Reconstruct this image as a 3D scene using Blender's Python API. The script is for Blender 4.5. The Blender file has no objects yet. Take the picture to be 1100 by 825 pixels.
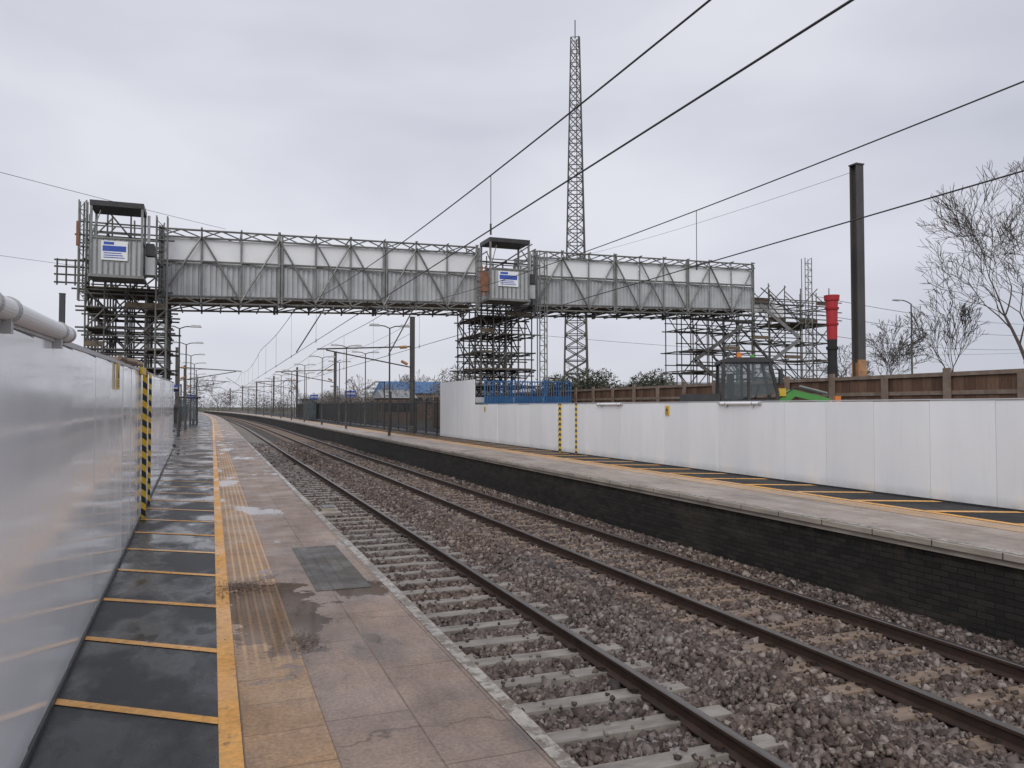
import bpy, math, random
import numpy as np
from mathutils import Vector, Matrix
random.seed(11); rng=np.random.default_rng(5)
S=bpy.context.scene
S.view_settings.view_transform='Standard'; S.view_settings.look='None'; S.view_settings.exposure=0

# ------------------------------------------------------------ helpers
def bend(x,y):
    if y<=80: return x
    t=min(y,600)-80; s=t*t/5600.
    if y>600: s+=(y-600)*520/2800.
    return x-s

class MB:
    def __init__(s): s.v=[];s.f=[];s.m=[]
    def add(s,vs,fs,m=0):
        o=len(s.v); s.v+=[tuple(v) for v in vs]; s.f+=[tuple(i+o for i in f) for f in fs]; s.m+=[m]*len(fs)
    def box(s,x0,x1,y0,y1,z0,z1,m=0):
        s.add([(x0,y0,z0),(x1,y0,z0),(x1,y1,z0),(x0,y1,z0),(x0,y0,z1),(x1,y0,z1),(x1,y1,z1),(x0,y1,z1)],
              [(3,2,1,0),(4,5,6,7),(0,1,5,4),(1,2,6,5),(2,3,7,6),(3,0,4,7)],m)
    def tube(s,a,b,r,m=0,n=6,r2=None,caps=True):
        a=Vector(a);b=Vector(b);d=b-a
        if d.length<1e-6:return
        d.normalize(); u=d.orthogonal().normalized(); w=d.cross(u)
        if r2 is None:r2=r
        vs=[];
        for p,rr in((a,r),(b,r2)):
            for i in range(n):
                t=2*math.pi*i/n; vs.append(tuple(p+(u*math.cos(t)+w*math.sin(t))*rr))
        fs=[(i,(i+1)%n,n+(i+1)%n,n+i) for i in range(n)]
        if caps: fs+=[tuple(range(n-1,-1,-1)),tuple(range(n,2*n))]
        s.add(vs,fs,m)
    def beam(s,a,b,w,h,m=0):
        a=Vector(a);b=Vector(b);d=(b-a).normalized()
        up=Vector((0,0,1)) if abs(d.z)<.95 else Vector((0,1,0))
        u=d.cross(up).normalized(); v=u.cross(d)
        vs=[]
        for p in(a,b):
            for i,j in((-1,-1),(1,-1),(1,1),(-1,1)): vs.append(tuple(p+u*i*w/2+v*j*h/2))
        s.add(vs,[(3,2,1,0),(4,5,6,7),(0,1,5,4),(1,2,6,5),(2,3,7,6),(3,0,4,7)],m)
    def extrude(s,prof,ys,m=0,closed=True,mats=None,ends=True):
        n=len(prof); vs=[]
        for y in ys:
            for x,z in prof: vs.append((bend(x,y),y,z))
        k=n if closed else n-1
        fs=[];ms=[]
        for j in range(len(ys)-1):
            for i in range(k):
                i2=(i+1)%n
                fs.append((j*n+i,j*n+i2,(j+1)*n+i2,(j+1)*n+i)); ms.append(mats[i] if mats else m)
        if closed and ends:
            fs.append(tuple(range(n-1,-1,-1)));ms.append(m); fs.append(tuple(range((len(ys)-1)*n,len(ys)*n)));ms.append(m)
        o=len(s.v); s.v+=vs; s.f+=[tuple(i+o for i in f) for f in fs]; s.m+=ms
    def sheet(s,x0,x1,ys,z,m=0):
        s.extrude([(x1,z),(x0,z)],ys,m,closed=False)
    def build(s,name,mats,parent=None,smooth=False,loc=None,rotz=0):
        me=bpy.data.meshes.new(name); me.from_pydata(s.v,[],s.f); me.update()
        for mt in mats: me.materials.append(mt)
        me.polygons.foreach_set('material_index',s.m)
        if smooth: me.polygons.foreach_set('use_smooth',[True]*len(s.f))
        o=bpy.data.objects.new(name,me); S.collection.objects.link(o)
        if parent:o.parent=parent
        if loc:o.location=loc
        o.rotation_euler[2]=rotz
        return o
def empty(name):
    e=bpy.data.objects.new(name,None); S.collection.objects.link(e); return e

def ys_(a,b,near=2.,far=12.):
    r=[a];y=a
    while y<b:
        y+= near if y<60 else far; r.append(min(y,b))
    return r

# ------------------------------------------------------------ materials
class NT:
    def __init__(s,name):
        s.mat=bpy.data.materials.new(name); s.mat.use_nodes=True
        s.t=s.mat.node_tree; s.b=s.t.nodes['Principled BSDF']
        s.tc=s.t.nodes.new('ShaderNodeTexCoord').outputs['Object']
    def n(s,typ,**k):
        x=s.t.nodes.new(typ)
        for a,v in k.items():
            if a.startswith('i_'): x.inputs[a[2:].replace('_',' ')].default_value=v
            else: setattr(x,a,v)
        return x
    def l(s,a,b): s.t.links.new(a,b)
    def noise(s,scale,detail=5,rough=.55,vec=None,sc=None):
        v=vec or s.tc
        if sc:
            mp=s.n('ShaderNodeMapping'); mp.inputs['Scale'].default_value=sc; s.l(v,mp.inputs[0]); v=mp.outputs[0]
        x=s.n('ShaderNodeTexNoise',i_Scale=scale,i_Detail=detail,i_Roughness=rough); s.l(v,x.inputs['Vector']); return x.outputs['Fac']
    def ramp(s,fac,stops):
        r=s.n('ShaderNodeValToRGB'); e=r.color_ramp.elements
        while len(e)<len(stops): e.new(.5)
        for i,(p,c) in enumerate(stops):
            e[i].position=p; e[i].color=(c[0],c[1],c[2],1) if hasattr(c,'__len__') else (c,c,c,1)
        s.l(fac,r.inputs[0]); return r.outputs[0]
    def mix(s,f,a,b,mode='MIX'):
        x=s.n('ShaderNodeMix',data_type='RGBA',blend_type=mode)
        for val,idx in((f,0),(a,6),(b,7)):
            if isinstance(val,(int,float)): x.inputs[idx].default_value=val if idx==0 else (val,val,val,1)
            elif isinstance(val,tuple): x.inputs[idx].default_value=(*val[:3],1)
            else: s.l(val,x.inputs[idx])
        return x.outputs[2]
    def math(s,op,a,b=0.,c=None):
        x=s.n('ShaderNodeMath',operation=op)
        for i,v in enumerate((a,b,c)):
            if v is None: continue
            if isinstance(v,(int,float)): x.inputs[i].default_value=v
            else: s.l(v,x.inputs[i])
        return x.outputs[0]
    def bump(s,h,strength=.3,dist=.01,prev=None):
        x=s.n('ShaderNodeBump'); x.inputs['Distance'].default_value=dist
        if isinstance(strength,(int,float)): x.inputs['Strength'].default_value=strength
        else: s.l(strength,x.inputs['Strength'])
        s.l(h,x.inputs['Height'])
        if prev: s.l(prev,x.inputs['Normal'])
        return x.outputs[0]
    def out(s,col=None,rough=None,nrm=None,metal=None,spec=None):
        for v,k in((col,'Base Color'),(rough,'Roughness'),(nrm,'Normal'),(metal,'Metallic'),(spec,'Specular IOR Level')):
            if v is None: continue
            if isinstance(v,(int,float)): s.b.inputs[k].default_value=v
            elif isinstance(v,tuple): s.b.inputs[k].default_value=(*v[:3],1)
            else: s.l(v,s.b.inputs[k])
        return s.mat
    def pos(s):
        sp=s.n('ShaderNodeSeparateXYZ'); s.l(s.tc,sp.inputs[0]); return sp.outputs

def pm(name,c1,c2=None,rough=.7,scale=4.,bump=.2,metal=0.,bscale=60.,bdist=.005,sc=None,spec=None):
    t=NT(name); c2=c2 or tuple(v*.7 for v in c1)
    f=t.noise(scale,6,.6,sc=sc); col=t.ramp(f,[(.3,c1),(.7,c2)])
    nr=t.bump(t.noise(bscale,3),bump,bdist) if bump else None
    rr=t.math('MULTIPLY_ADD',t.noise(scale*2.3,4),.3,rough-.15)
    return t.out(col,rr,nr,metal,spec)

M={}
M['steel']=pm('galvanised_tube',(.17,.165,.155),(.07,.065,.06),.55,3,.1,.3)
M['steel2']=pm('galvanised_light',(.27,.27,.26),(.15,.15,.145),.5,3,.1,.3)
M['plank']=pm('scaffold_board',(.20,.15,.10),(.09,.07,.05),.8,3,.3,sc=(1,6,6))
M['rustor']=pm('orange_steel',(.30,.13,.07),(.16,.08,.05),.7,4)
M['black']=pm('dark_painted_metal',(.028,.028,.03),(.05,.05,.05),.5,5,.1)
M['mast']=pm('catenary_mast_steel',(.055,.052,.05),(.095,.086,.08),.65,2,.1,sc=(1,1,.3))
M['masto']=pm('mast_rust_base',(.50,.26,.12),(.3,.16,.09),.8,5)
M['white']=pm('white_sheet',(.86,.87,.88),(.78,.79,.80),.45,1.2,.05)
M['corr']=pm('corrugated_grey',(.50,.51,.52),(.38,.39,.40),.5,1.5,.05)
M['blue']=pm('blue_paint',(.03,.10,.24),(.05,.15,.32),.5,3,.05)
M['signblue']=pm('sign_blue',(.03,.08,.38),(.04,.1,.45),.4,3,0)
M['red']=pm('red_plastic',(.50,.03,.035),(.38,.02,.03),.5,3,.1)
M['yel']=pm('yellow_plastic',(.75,.50,.05),(.65,.42,.04),.5,3,.1)
M['lime']=pm('machine_green',(.10,.36,.08),(.07,.27,.06),.45,3,.05)
M['orange']=pm('orange_plastic',(.8,.25,.04),(.7,.2,.03),.45,3,.05)
M['wire']=pm('wire_metal',(.03,.03,.03),(.05,.045,.04),.6,2,0)
M['lampgrey']=pm('lamp_head_grey',(.5,.5,.5),(.35,.35,.35),.5,3,0)
M['rubber']=pm('rubber',(.02,.02,.02),(.03,.03,.03),.8,4,.2)
g=NT('cab_glass'); M['glass']=g.out((.03,.04,.045),.05,None,0,.6)
g=NT('clear_glass'); M['cglass']=g.out((.12,.15,.16),.03,None,0,.6); g.b.inputs['Alpha'].default_value=.45

def paint(name,c,under,lo=.36,hi=.43):
    t=NT(name); w=t.noise(9,8,.7); w2=t.noise(1.7,4)
    mask=t.ramp(t.math('ADD',t.math('MULTIPLY',w,.75),t.math('MULTIPLY',w2,.25)),[(lo,0.),(hi,1.)])
    col=t.mix(mask,under,t.ramp(t.noise(3,5),[(.3,c),(.75,tuple(v*.74 for v in c))]))
    col=t.mix(.7,col,t.ramp(t.noise(22,5,.7),[(.35,.68),(.6,1.08)]),'MULTIPLY')
    return t.out(col,t.ramp(t.noise(.9,4),[(.4,.25),(.6,.6)]),t.bump(t.noise(150,3),.25,.003),None,.3)
M['line']=paint('yellow_line_paint',(.95,.48,.12),(.22,.13,.07),.37,.45)
M['linew']=paint('white_edge_paint',(.46,.43,.38),(.20,.17,.14),.47,.54)

def asph(name,wetamt,spec,lo=.45,hi=.57,dry=.50):
    t=NT(name)
    wet=t.math('MULTIPLY',t.ramp(t.noise(1.3,5,.6,sc=(1,.5,1)),[(lo,0.),(hi,1.)]),wetamt)
    agg=t.noise(140,2,.7)
    col=t.mix(wet,t.ramp(agg,[(.35,(.012,.013,.015)),(.7,(.036,.036,.039))]),(.007,.008,.010))
    st=t.noise(.7,5); col=t.mix(t.math('MULTIPLY',t.ramp(st,[(.55,0.),(.7,1.)]),.12),col,(.10,.095,.09))
    rg=t.math('MULTIPLY_ADD',wet,-(dry-.09),dry)
    return t.out(col,rg,t.bump(agg,t.math('MULTIPLY_ADD',wet,-.62,.7),.006),None,spec)
M['asphalt']=asph('wet_asphalt',1.,.32,.44,.58,.46)
M['asphalt2']=asph('damp_asphalt',.2,.08)

def puddle(t):
    p=t.pos()
    dx=t.math('MULTIPLY',t.math('SUBTRACT',p[0],.42),1.15); dy=t.math('MULTIPLY',t.math('SUBTRACT',p[1],6.4),.40)
    r=t.math('SQRT',t.math('ADD',t.math('MULTIPLY',dx,dx),t.math('MULTIPLY',dy,dy)))
    r=t.math('ADD',r,t.math('MULTIPLY',t.math('SUBTRACT',t.noise(2.6,5,.6),.5),1.7))
    loc=t.ramp(r,[(.45,1.),(.52,0.)])
    gen=t.ramp(t.noise(.75,5,.55,sc=(1.6,.6,1)),[(.56,0.),(.61,1.)])
    return t.math('MAXIMUM',loc,gen)

def slab(name,c1,c2,rowh,bw,off,mort=.006,dots=False,pud=True,rowoff=0.,c1b=.72):
    t=NT(name); p=t.pos()
    cb=t.n('ShaderNodeCombineXYZ'); t.l(p[1],cb.inputs[0]); t.l(t.math('SUBTRACT',p[0],off),cb.inputs[1])
    br=t.n('ShaderNodeTexBrick'); br.offset=rowoff
    for k,v in(('Scale',1.),('Mortar Size',mort),('Brick Width',bw),('Row Height',rowh),('Mortar Smooth',.3),('Bias',0.)): br.inputs[k].default_value=v
    br.inputs['Color1'].default_value=(c1b,c1b,c1b,1); br.inputs['Color2'].default_value=(1,1,1,1); br.inputs['Mortar'].default_value=(.25,.23,.2,1)
    t.l(cb.outputs[0],br.inputs['Vector'])
    base=t.ramp(t.noise(2.2,8,.65),[(.3,c1),(.7,c2)])
    base=t.mix(.55,base,br.outputs['Color'],'MULTIPLY')
    spk=t.ramp(t.noise(45,4,.8),[(.35,.6),(.65,1.15)]); base=t.mix(.9,base,spk,'MULTIPLY')
    grime=t.ramp(t.noise(.8,6,.7,sc=(2.,.5,1)),[(.45,1.),(.72,.5)]); base=t.mix(.9,base,grime,'MULTIPLY')
    stn=t.ramp(t.noise(4.5,7,.75),[(.52,1.),(.66,.62)]); base=t.mix(.6,base,stn,'MULTIPLY')
    vo=t.n('ShaderNodeTexVoronoi',feature='DISTANCE_TO_EDGE',i_Scale=.45)
    wv=t.n('ShaderNodeVectorMath',operation='ADD'); nn=t.n('ShaderNodeTexNoise',i_Scale=3.,i_Detail=6.); t.l(t.tc,nn.inputs['Vector'])
    sc_=t.n('ShaderNodeVectorMath',operation='SCALE'); sc_.inputs['Scale'].default_value=.35; t.l(nn.outputs['Color'],sc_.inputs[0])
    t.l(t.tc,wv.inputs[0]); t.l(sc_.outputs[0],wv.inputs[1]); t.l(wv.outputs[0],vo.inputs['Vector'])
    crack=t.ramp(vo.outputs['Distance'],[(.0,.35),(.004,1.)]); 
    if not dots: base=t.mix(.7,base,crack,'MULTIPLY')
    wetd=t.ramp(t.noise(1.3,5,.6),[(.4,0.),(.62,1.)])
    rough=t.math('MULTIPLY_ADD',wetd,-.30,.62)
    h=t.math('MULTIPLY',br.outputs['Fac'],-.8)
    h=t.math('ADD',h,t.math('MULTIPLY',t.noise(90,4,.7),.6))
    if dots:
        fx=t.math('SINE',t.math('MULTIPLY',p[0],2*math.pi/.066)); fy=t.math('SINE',t.math('MULTIPLY',p[1],2*math.pi/.066))
        d=t.ramp(t.math('MULTIPLY',fx,fy),[(.15,0.),(.5,1.)])
        far=t.ramp(t.math('MULTIPLY',p[1],.01),[(.05,0.),(.053,1.)])
        d=t.math('MULTIPLY',d,far)
        h=t.math('ADD',h,t.math('MULTIPLY',d,1.6))
        ln=t.ramp(t.math('SINE',t.math('MULTIPLY',p[0],2*math.pi/.066)),[(.3,0.),(.8,1.)])
        base=t.mix(t.math('MULTIPLY',t.math('MULTIPLY',ln,far),.4),base,tuple(min(1,v*1.6) for v in c1))
    if pud:
        pf=puddle(t)
        base=t.mix(t.math('MULTIPLY',pf,.85),base,t.mix(1.,base,(.36,.31,.27),'MULTIPLY'))
        rough=t.math('MULTIPLY',rough,t.math('MULTIPLY_ADD',pf,-.92,1.))
        st=t.math('MULTIPLY_ADD',pf,-.52,.55)
    else: st=.5
    return t.out(base,rough,t.bump(h,st,.006),None,.42)
M['slab']=slab('platform_slabs',(.46,.335,.26),(.29,.215,.175),.44,1.35,.11,rowoff=.5)
M['slab2']=slab('platform_slabs_far',(.52,.43,.36),(.38,.31,.26),.6,.9,.11,rowoff=.5,pud=False)
M['tact']=slab('tactile_paving',(.60,.37,.20),(.42,.27,.155),.4,.4,.154,dots=True)
M['tact2']=slab('tactile_paving_far',(.66,.43,.25),(.50,.34,.21),.4,.4,.154,dots=True,pud=False)
M['coping']=pm('coping_concrete',(.46,.40,.34),(.22,.19,.16),.7,2.5,.4,sc=(1,.6,3))
M['patch']=slab('dark_cover',(.19,.165,.135),(.10,.09,.075),.11,.3,.9,.012,rowoff=.5,pud=False,c1b=.25)

# dark brick platform wall
t=NT('dark_brick'); p=t.pos(); cb=t.n('ShaderNodeCombineXYZ'); t.l(p[1],cb.inputs[0]); t.l(p[2],cb.inputs[1])
br=t.n('ShaderNodeTexBrick'); 
for k,v in(('Scale',1.),('Mortar Size',.007),('Brick Width',.23),('Row Height',.075),('Mortar Smooth',.2)): br.inputs[k].default_value=v
br.inputs['Color1'].default_value=(.016,.015,.014,1); br.inputs['Color2'].default_value=(.035,.030,.027,1); br.inputs['Mortar'].default_value=(.010,.010,.009,1)
t.l(cb.outputs[0],br.inputs['Vector'])
pa=t.ramp(t.noise(.9,6,.65,sc=(1,.5,2)),[(.52,0.),(.72,1.)])
col=t.mix(t.math('MULTIPLY',pa,.5),br.outputs['Color'],(.085,.072,.055))
pz=t.pos(); top=t.math('MULTIPLY',t.ramp(t.math('ADD',pz[2],1.),[(.62,0.),(.85,1.)]),t.ramp(t.noise(5,6,.7,sc=(1,1,.4)),[(.45,0.),(.7,1.)])); col=t.mix(t.math('MULTIPLY',top,.6),col,(.13,.11,.08))
sp=t.ramp(t.noise(14,6,.8),[(.66,0.),(.71,1.)]); col=t.mix(t.math('MULTIPLY',sp,.4),col,(.3,.3,.27))
h=t.math('ADD',t.math('MULTIPLY',br.outputs['Fac'],-1.),t.math('MULTIPLY',t.noise(40,4),.6))
M['brick']=t.out(col,.65,t.bump(h,.8,.012),None,.3)

# ballast
t=NT('ballast_bed'); vo=t.n('ShaderNodeTexVoronoi',i_Scale=20.,i_Randomness=1.); t.l(t.tc,vo.inputs['Vector'])
sp=t.n('ShaderNodeSeparateColor'); t.l(vo.outputs['Color'],sp.inputs[0])
col=t.ramp(sp.outputs[0],[(0.,(.042,.034,.030)),(.45,(.105,.086,.076)),(.8,(.175,.150,.135)),(1.,(.27,.25,.235))])
dk=t.ramp(vo.outputs['Distance'],[(.3,1.),(.75,.2)]); col=t.mix(1.,col,dk,'MULTIPLY')
br_=t.ramp(t.noise(.35,4),[(.35,(1.,.92,.84)),(.65,(.87,.88,.9))]); col=t.mix(.8,col,br_,'MULTIPLY')
M['bed']=t.out(col,.7,t.bump(t.math('MULTIPLY',vo.outputs['Distance'],-1.),.9,.05),None,.25)
t=NT('ballast_stone'); gi=t.n('ShaderNodeNewGeometry')
col=t.ramp(gi.outputs['Random Per Island'],[(0.,(.050,.040,.036)),(.3,(.108,.083,.074)),(.6,(.158,.127,.113)),(.85,(.218,.188,.172)),(1.,(.34,.315,.295))])
col=t.mix(.6,col,t.ramp(t.noise(30,5,.7),[(.3,.6),(.7,1.1)]),'MULTIPLY')
col=t.mix(.9,col,t.ramp(t.noise(.35,4),[(.35,(1.,.87,.76)),(.65,(.90,.89,.91))]),'MULTIPLY')
M['stone']=t.out(col,.6,t.bump(t.noise(120,3),.4,.004),None,.3)
M['sleeper']=pm('concrete_sleeper',(.32,.29,.255),(.15,.13,.11),.5,3,.4,sc=(1,3,1))
M['sleeper2']=pm('rusty_sleeper',(.29,.21,.15),(.15,.108,.082),.6,3,.4,sc=(1,3,1))
M['rail']=pm('rail_rust',(.060,.036,.027),(.032,.022,.018),.6,5,.2,spec=.3)
M['railtop']=pm('rail_running_surface',(.22,.20,.19),(.13,.115,.105),.4,5,.05,.8,sc=(6,.2,1))

t=NT('ground'); col=t.ramp(t.noise(.15,8,.7),[(.3,(.05,.06,.03)),(.5,(.085,.08,.05)),(.7,(.11,.095,.07))])
M['ground']=t.out(col,.9,t.bump(t.noise(3,6,.8),.6,.1))
t=NT('hoarding_panel_gloss'); d=t.noise(1.6,5,.55,sc=(1,1,.5)); col=t.ramp(d,[(.3,(.88,.90,.93)),(.75,(.83,.85,.88))])
spl=t.ramp(t.noise(35,6,.8,sc=(1,1,.3)),[(.66,0.),(.74,1.)])
pz=t.pos(); low=t.ramp(pz[2],[(0.,1.),(.5,.08)]); col=t.mix(t.math('MULTIPLY',t.math('MULTIPLY',spl,low),.5),col,(.30,.27,.24))
dirt=t.math('MULTIPLY',t.ramp(pz[2],[(0.,1.),(.16,0.)]),t.noise(5,5)); col=t.mix(dirt,col,(.33,.31,.29))
drop=t.ramp(t.noise(55,2,.5),[(.62,0.),(.70,1.)])
M['hoardL']=t.out(col,t.ramp(t.noise(2.2,3,.5,sc=(1,1,.5)),[(.35,.06),(.7,.15)]),t.bump(drop,.15,.002,t.bump(t.noise(1.3,2,.4,sc=(1,1,.5)),.10,.02)),None,.8)
t=NT('hoarding_panel_matt'); pz=t.pos()
pid=t.math('FRACT',t.math('MULTIPLY',t.math('FLOOR',t.math('DIVIDE',t.math('ADD',pz[1],1.),1.2)),.6180339))
d=t.noise(1.3,6,.6,sc=(1,1,.3)); col=t.ramp(d,[(.3,(.87,.89,.91)),(.75,(.80,.82,.84))])
col=t.mix(1.,col,t.ramp(pid,[(0.,.93),(1.,1.)]),'MULTIPLY')
stre=t.ramp(t.noise(6,6,.7,sc=(1,1.5,.12)),[(.55,0.),(.8,1.)]); col=t.mix(t.math('MULTIPLY',stre,.25),col,(.5,.49,.46))
dirt=t.math('MULTIPLY',t.ramp(pz[2],[(0.,1.),(.2,0.)]),t.noise(5,5)); col=t.mix(dirt,col,(.36,.34,.31))
M['hoardR']=t.out(col,.3,t.bump(t.noise(1.6,2,.4),.06,.02))
M['joint']=pm('panel_joint',(.5,.51,.53),(.44,.45,.46),.5,3,0)
t=NT('hazard_tape'); p=t.pos(); s_=t.math('FRACT',t.math('MULTIPLY',t.math('ADD',p[2],t.math('MULTIPLY',t.math('ADD',p[1],p[0]),.7)),5.5))
M['haz']=t.out(t.ramp(s_,[(.49,(.02,.02,.02)),(.51,(.75,.48,.03))]),.4)
t=NT('timber_wall'); p=t.pos(); f=t.math('FRACT',t.math('MULTIPLY',p[1],1/.3)); gap=t.ramp(f,[(.0,.3),(.05,1.)])
idr=t.math('FRACT',t.math('MULTIPLY',t.math('FLOOR',t.math('MULTIPLY',p[1],1/.3)),.6180339))
col=t.ramp(idr,[(0.,(.10,.058,.040)),(1.,(.18,.108,.074))]); col=t.mix(.7,col,t.ramp(t.noise(5,6,.7,sc=(1,4,.6)),[(.3,.55),(.7,1.2)]),'MULTIPLY')
col=t.mix(1.,col,gap,'MULTIPLY'); M['timber']=t.out(col,.75,t.bump(gap,.5,.01),None,.2)
M['timberp']=pm('timber_post',(.27,.21,.17),(.15,.11,.085),.8,4,.3,spec=.2)
M['bark']=pm('bare_bark',(.11,.095,.082),(.07,.06,.052),.9,4,.3,spec=.1)
M['barkfar']=pm('bare_bark_hazed',(.15,.135,.12),(.11,.10,.09),.9,4,.1,spec=.1)  # lighter copy of the bark for distant trees, haze painted into it
t=NT('evergreen'); gi=t.n('ShaderNodeNewGeometry'); M['leaf']=t.out(t.ramp(gi.outputs['Random Per Island'],[(0.,(.03,.038,.022)),(.6,(.065,.07,.042)),(1.,(.12,.11,.07))]),.7)
t=NT('winter_twigs_hazed'); gi=t.n('ShaderNodeNewGeometry'); M['twig']=t.out(t.ramp(gi.outputs['Random Per Island'],[(0.,(.09,.08,.07)),(.6,(.15,.135,.12)),(1.,(.20,.185,.17))]),.9)  # twigs kept pale: distance haze is put into their colour
t=NT('leaf_debris'); gi=t.n('ShaderNodeNewGeometry'); M['litter']=t.out(t.ramp(gi.outputs['Random Per Island'],[(0.,(.06,.035,.02)),(.6,(.14,.08,.045)),(1.,(.24,.15,.08))]),.6)
M['bwall']=pm('building_cladding',(.42,.43,.42),(.35,.36,.35),.7,1,.05)
M['broof']=pm('building_roof',(.20,.21,.22),(.27,.28,.29),.6,.6,.05)
M['brickhouse']=pm('building_brick',(.26,.16,.12),(.20,.13,.10),.8,3,.2)

# ------------------------------------------------------------ world + sun
W=bpy.data.worlds.new('World'); S.world=W; W.use_nodes=True; wt=W.node_tree
bg=wt.nodes['Background']; sky=wt.nodes.new('ShaderNodeTexSky'); sky.sky_type='NISHITA'; sky.sun_disc=False
SE,SR=42.,215.
sky.sun_elevation=math.radians(SE); sky.sun_rotation=math.radians(SR)
tc=wt.nodes.new('ShaderNodeTexCoord'); mp=wt.nodes.new('ShaderNodeMapping'); mp.inputs['Scale'].default_value=(1,1,2.6); mp.inputs['Rotation'].default_value=(.1,.25,.3)
nz=wt.nodes.new('ShaderNodeTexNoise'); nz.inputs['Scale'].default_value=1.7; nz.inputs['Detail'].default_value=4; nz.inputs['Roughness'].default_value=.47; nz.inputs['Distortion'].default_value=.25
cr=wt.nodes.new('ShaderNodeValToRGB'); e=cr.color_ramp.elements
e[0].position=.30; e[0].color=(.53,.55,.635,1); e[1].position=.68; e[1].color=(.79,.795,.865,1)
sc=wt.nodes.new('ShaderNodeVectorMath'); sc.operation='SCALE'; sc.inputs['Scale'].default_value=10.
mx=wt.nodes.new('ShaderNodeMix'); mx.data_type='RGBA'; mx.inputs[0].default_value=.94
wt.links.new(tc.outputs['Generated'],mp.inputs[0]); wt.links.new(mp.outputs[0],nz.inputs['Vector']); wt.links.new(nz.outputs['Fac'],cr.inputs[0])
wt.links.new(cr.outputs[0],sc.inputs[0]); wt.links.new(sky.outputs[0],mx.inputs[6]); wt.links.new(sc.outputs[0],mx.inputs[7]); wt.links.new(mx.outputs[2],bg.inputs[0])
bg.inputs[1].default_value=.1
sl=bpy.data.lights.new('sun','SUN'); sl.energy=1.5; sl.angle=math.radians(45); sl.color=(1,.97,.93)
so=bpy.data.objects.new('sun',sl); S.collection.objects.link(so)
az=math.radians(SR); el=math.radians(SE); dirv=Vector((math.sin(az)*math.cos(el),math.cos(az)*math.cos(el),math.sin(el)))
so.rotation_euler=dirv.to_track_quat('Z','Y').to_euler()

# ------------------------------------------------------------ camera
cam=bpy.data.cameras.new('camera'); cam.sensor_width=36; cam.lens=830/1100*36; cam.clip_end=5000; cam.clip_start=.05
co=bpy.data.objects.new('camera',cam); S.collection.objects.link(co); S.camera=co
co.location=(0,0,1.6); co.rotation_euler=(math.radians(91.69),0,math.radians(-21.2))

# ------------------------------------------------------------ ground
gm=MB(); prof=[(3000,-.3),(60,-.3),(19,-.3),(14,-1.2),(-5,-1.2),(-9,-.3),(-60,-.3),(-3000,-.3)]
gm.extrude(prof,[-200,-60,0]+[20*i for i in range(1,40)]+[1000,1500,3000],closed=False); gm.build('ground',[M['ground']])

# ------------------------------------------------------------ ballast
T1,T2=3.03,6.65
def hb(x):
    def bell(c,w,h): return h*math.exp(-((x-c)/w)**2)
    z=-1.115
    return z+bell(4.84,.38,.15)+bell(1.45,.35,.03)+bell(8.05,.22,.10)
bm=MB(); xs=[1.3+i*.15 for i in range(47)]
bm.extrude([(x,hb(x)) for x in reversed(xs)],ys_(-4,420,2,12),closed=False)
bm.build('ballast_bed',[M['bed']],smooth=True)
RG=.7525
rails=[T1-RG,T1+RG,T2-RG,T2+RG]
def stones(y0,y1,dens,size):
    n=int((y1-y0)*6.7*dens); x=rng.uniform(1.5,8.2,n); y=rng.uniform(y0,y1,n)
    ph=np.abs(((y+4.0)/.65)%1-.5)*.65
    on=(np.abs(x-T1)<1.22)&(ph>.325-.145); on2=(np.abs(x-T2)<1.15)&(ph>.325-.12)
    r=rng.random(n); keep=~(on&(r>.03))&~(on2&(r>.13))
    for q in rails: keep&=np.abs(x-q)>.10
    keep&=(x>1.62)
    x=x[keep];y=y[keep];n=len(x); onx=(on|on2)[keep]
    z=np.array([hb(a) for a in x])+rng.uniform(-.012,.022,n)+rng.random(n)**4*.025; z[onx]=-1.053
    base=np.array([(-1,-1,-1),(1,-1,-1),(1,1,-1),(-1,1,-1),(-1,-1,1),(1,-1,1),(1,1,1),(-1,1,1)],float)*.5
    v=base[None]+rng.uniform(-.26,.26,(n,8,3)); s=size*rng.lognormal(0,.28,n); s[onx]*=.7
    v*=(s[:,None]*rng.uniform(.55,1.15,(n,3)))[:,None,:]
    q=rng.normal(size=(n,4)); q/=np.linalg.norm(q,axis=1)[:,None]; w,a,b,c=q.T
    R=np.stack([1-2*(b*b+c*c),2*(a*b-c*w),2*(a*c+b*w),2*(a*b+c*w),1-2*(a*a+c*c),2*(b*c-a*w),2*(a*c-b*w),2*(b*c+a*w),1-2*(a*a+b*b)],1).reshape(n,3,3)
    v=np.einsum('nij,nkj->nki',R,v); v[...,0]+=x[:,None]; v[...,1]+=y[:,None]; v[...,2]+=z[:,None]
    return v
V=np.concatenate([stones(1.5,9,1000,.045),stones(9,18,620,.050),stones(18,34,320,.058),stones(34,60,110,.07)])
n=len(V); F=np.array([(3,2,1,0),(4,5,6,7),(0,1,5,4),(1,2,6,5),(2,3,7,6),(3,0,4,7)])
faces=(F[None]+(np.arange(n)*8)[:,None,None]).reshape(-1)
me=bpy.data.meshes.new('ballast_gravel'); me.vertices.add(n*8); me.vertices.foreach_set('co',V.reshape(-1).astype(np.float32))
me.loops.add(n*24); me.loops.foreach_set('vertex_index',faces.astype(np.int32)); me.polygons.add(n*6); me.polygons.foreach_set('loop_start',(np.arange(n*6)*4).astype(np.int32))
me.update(calc_edges=True); me.validate(); me.materials.append(M['stone'])
o=bpy.data.objects.new('ballast_gravel',me); S.collection.objects.link(o)

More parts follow.
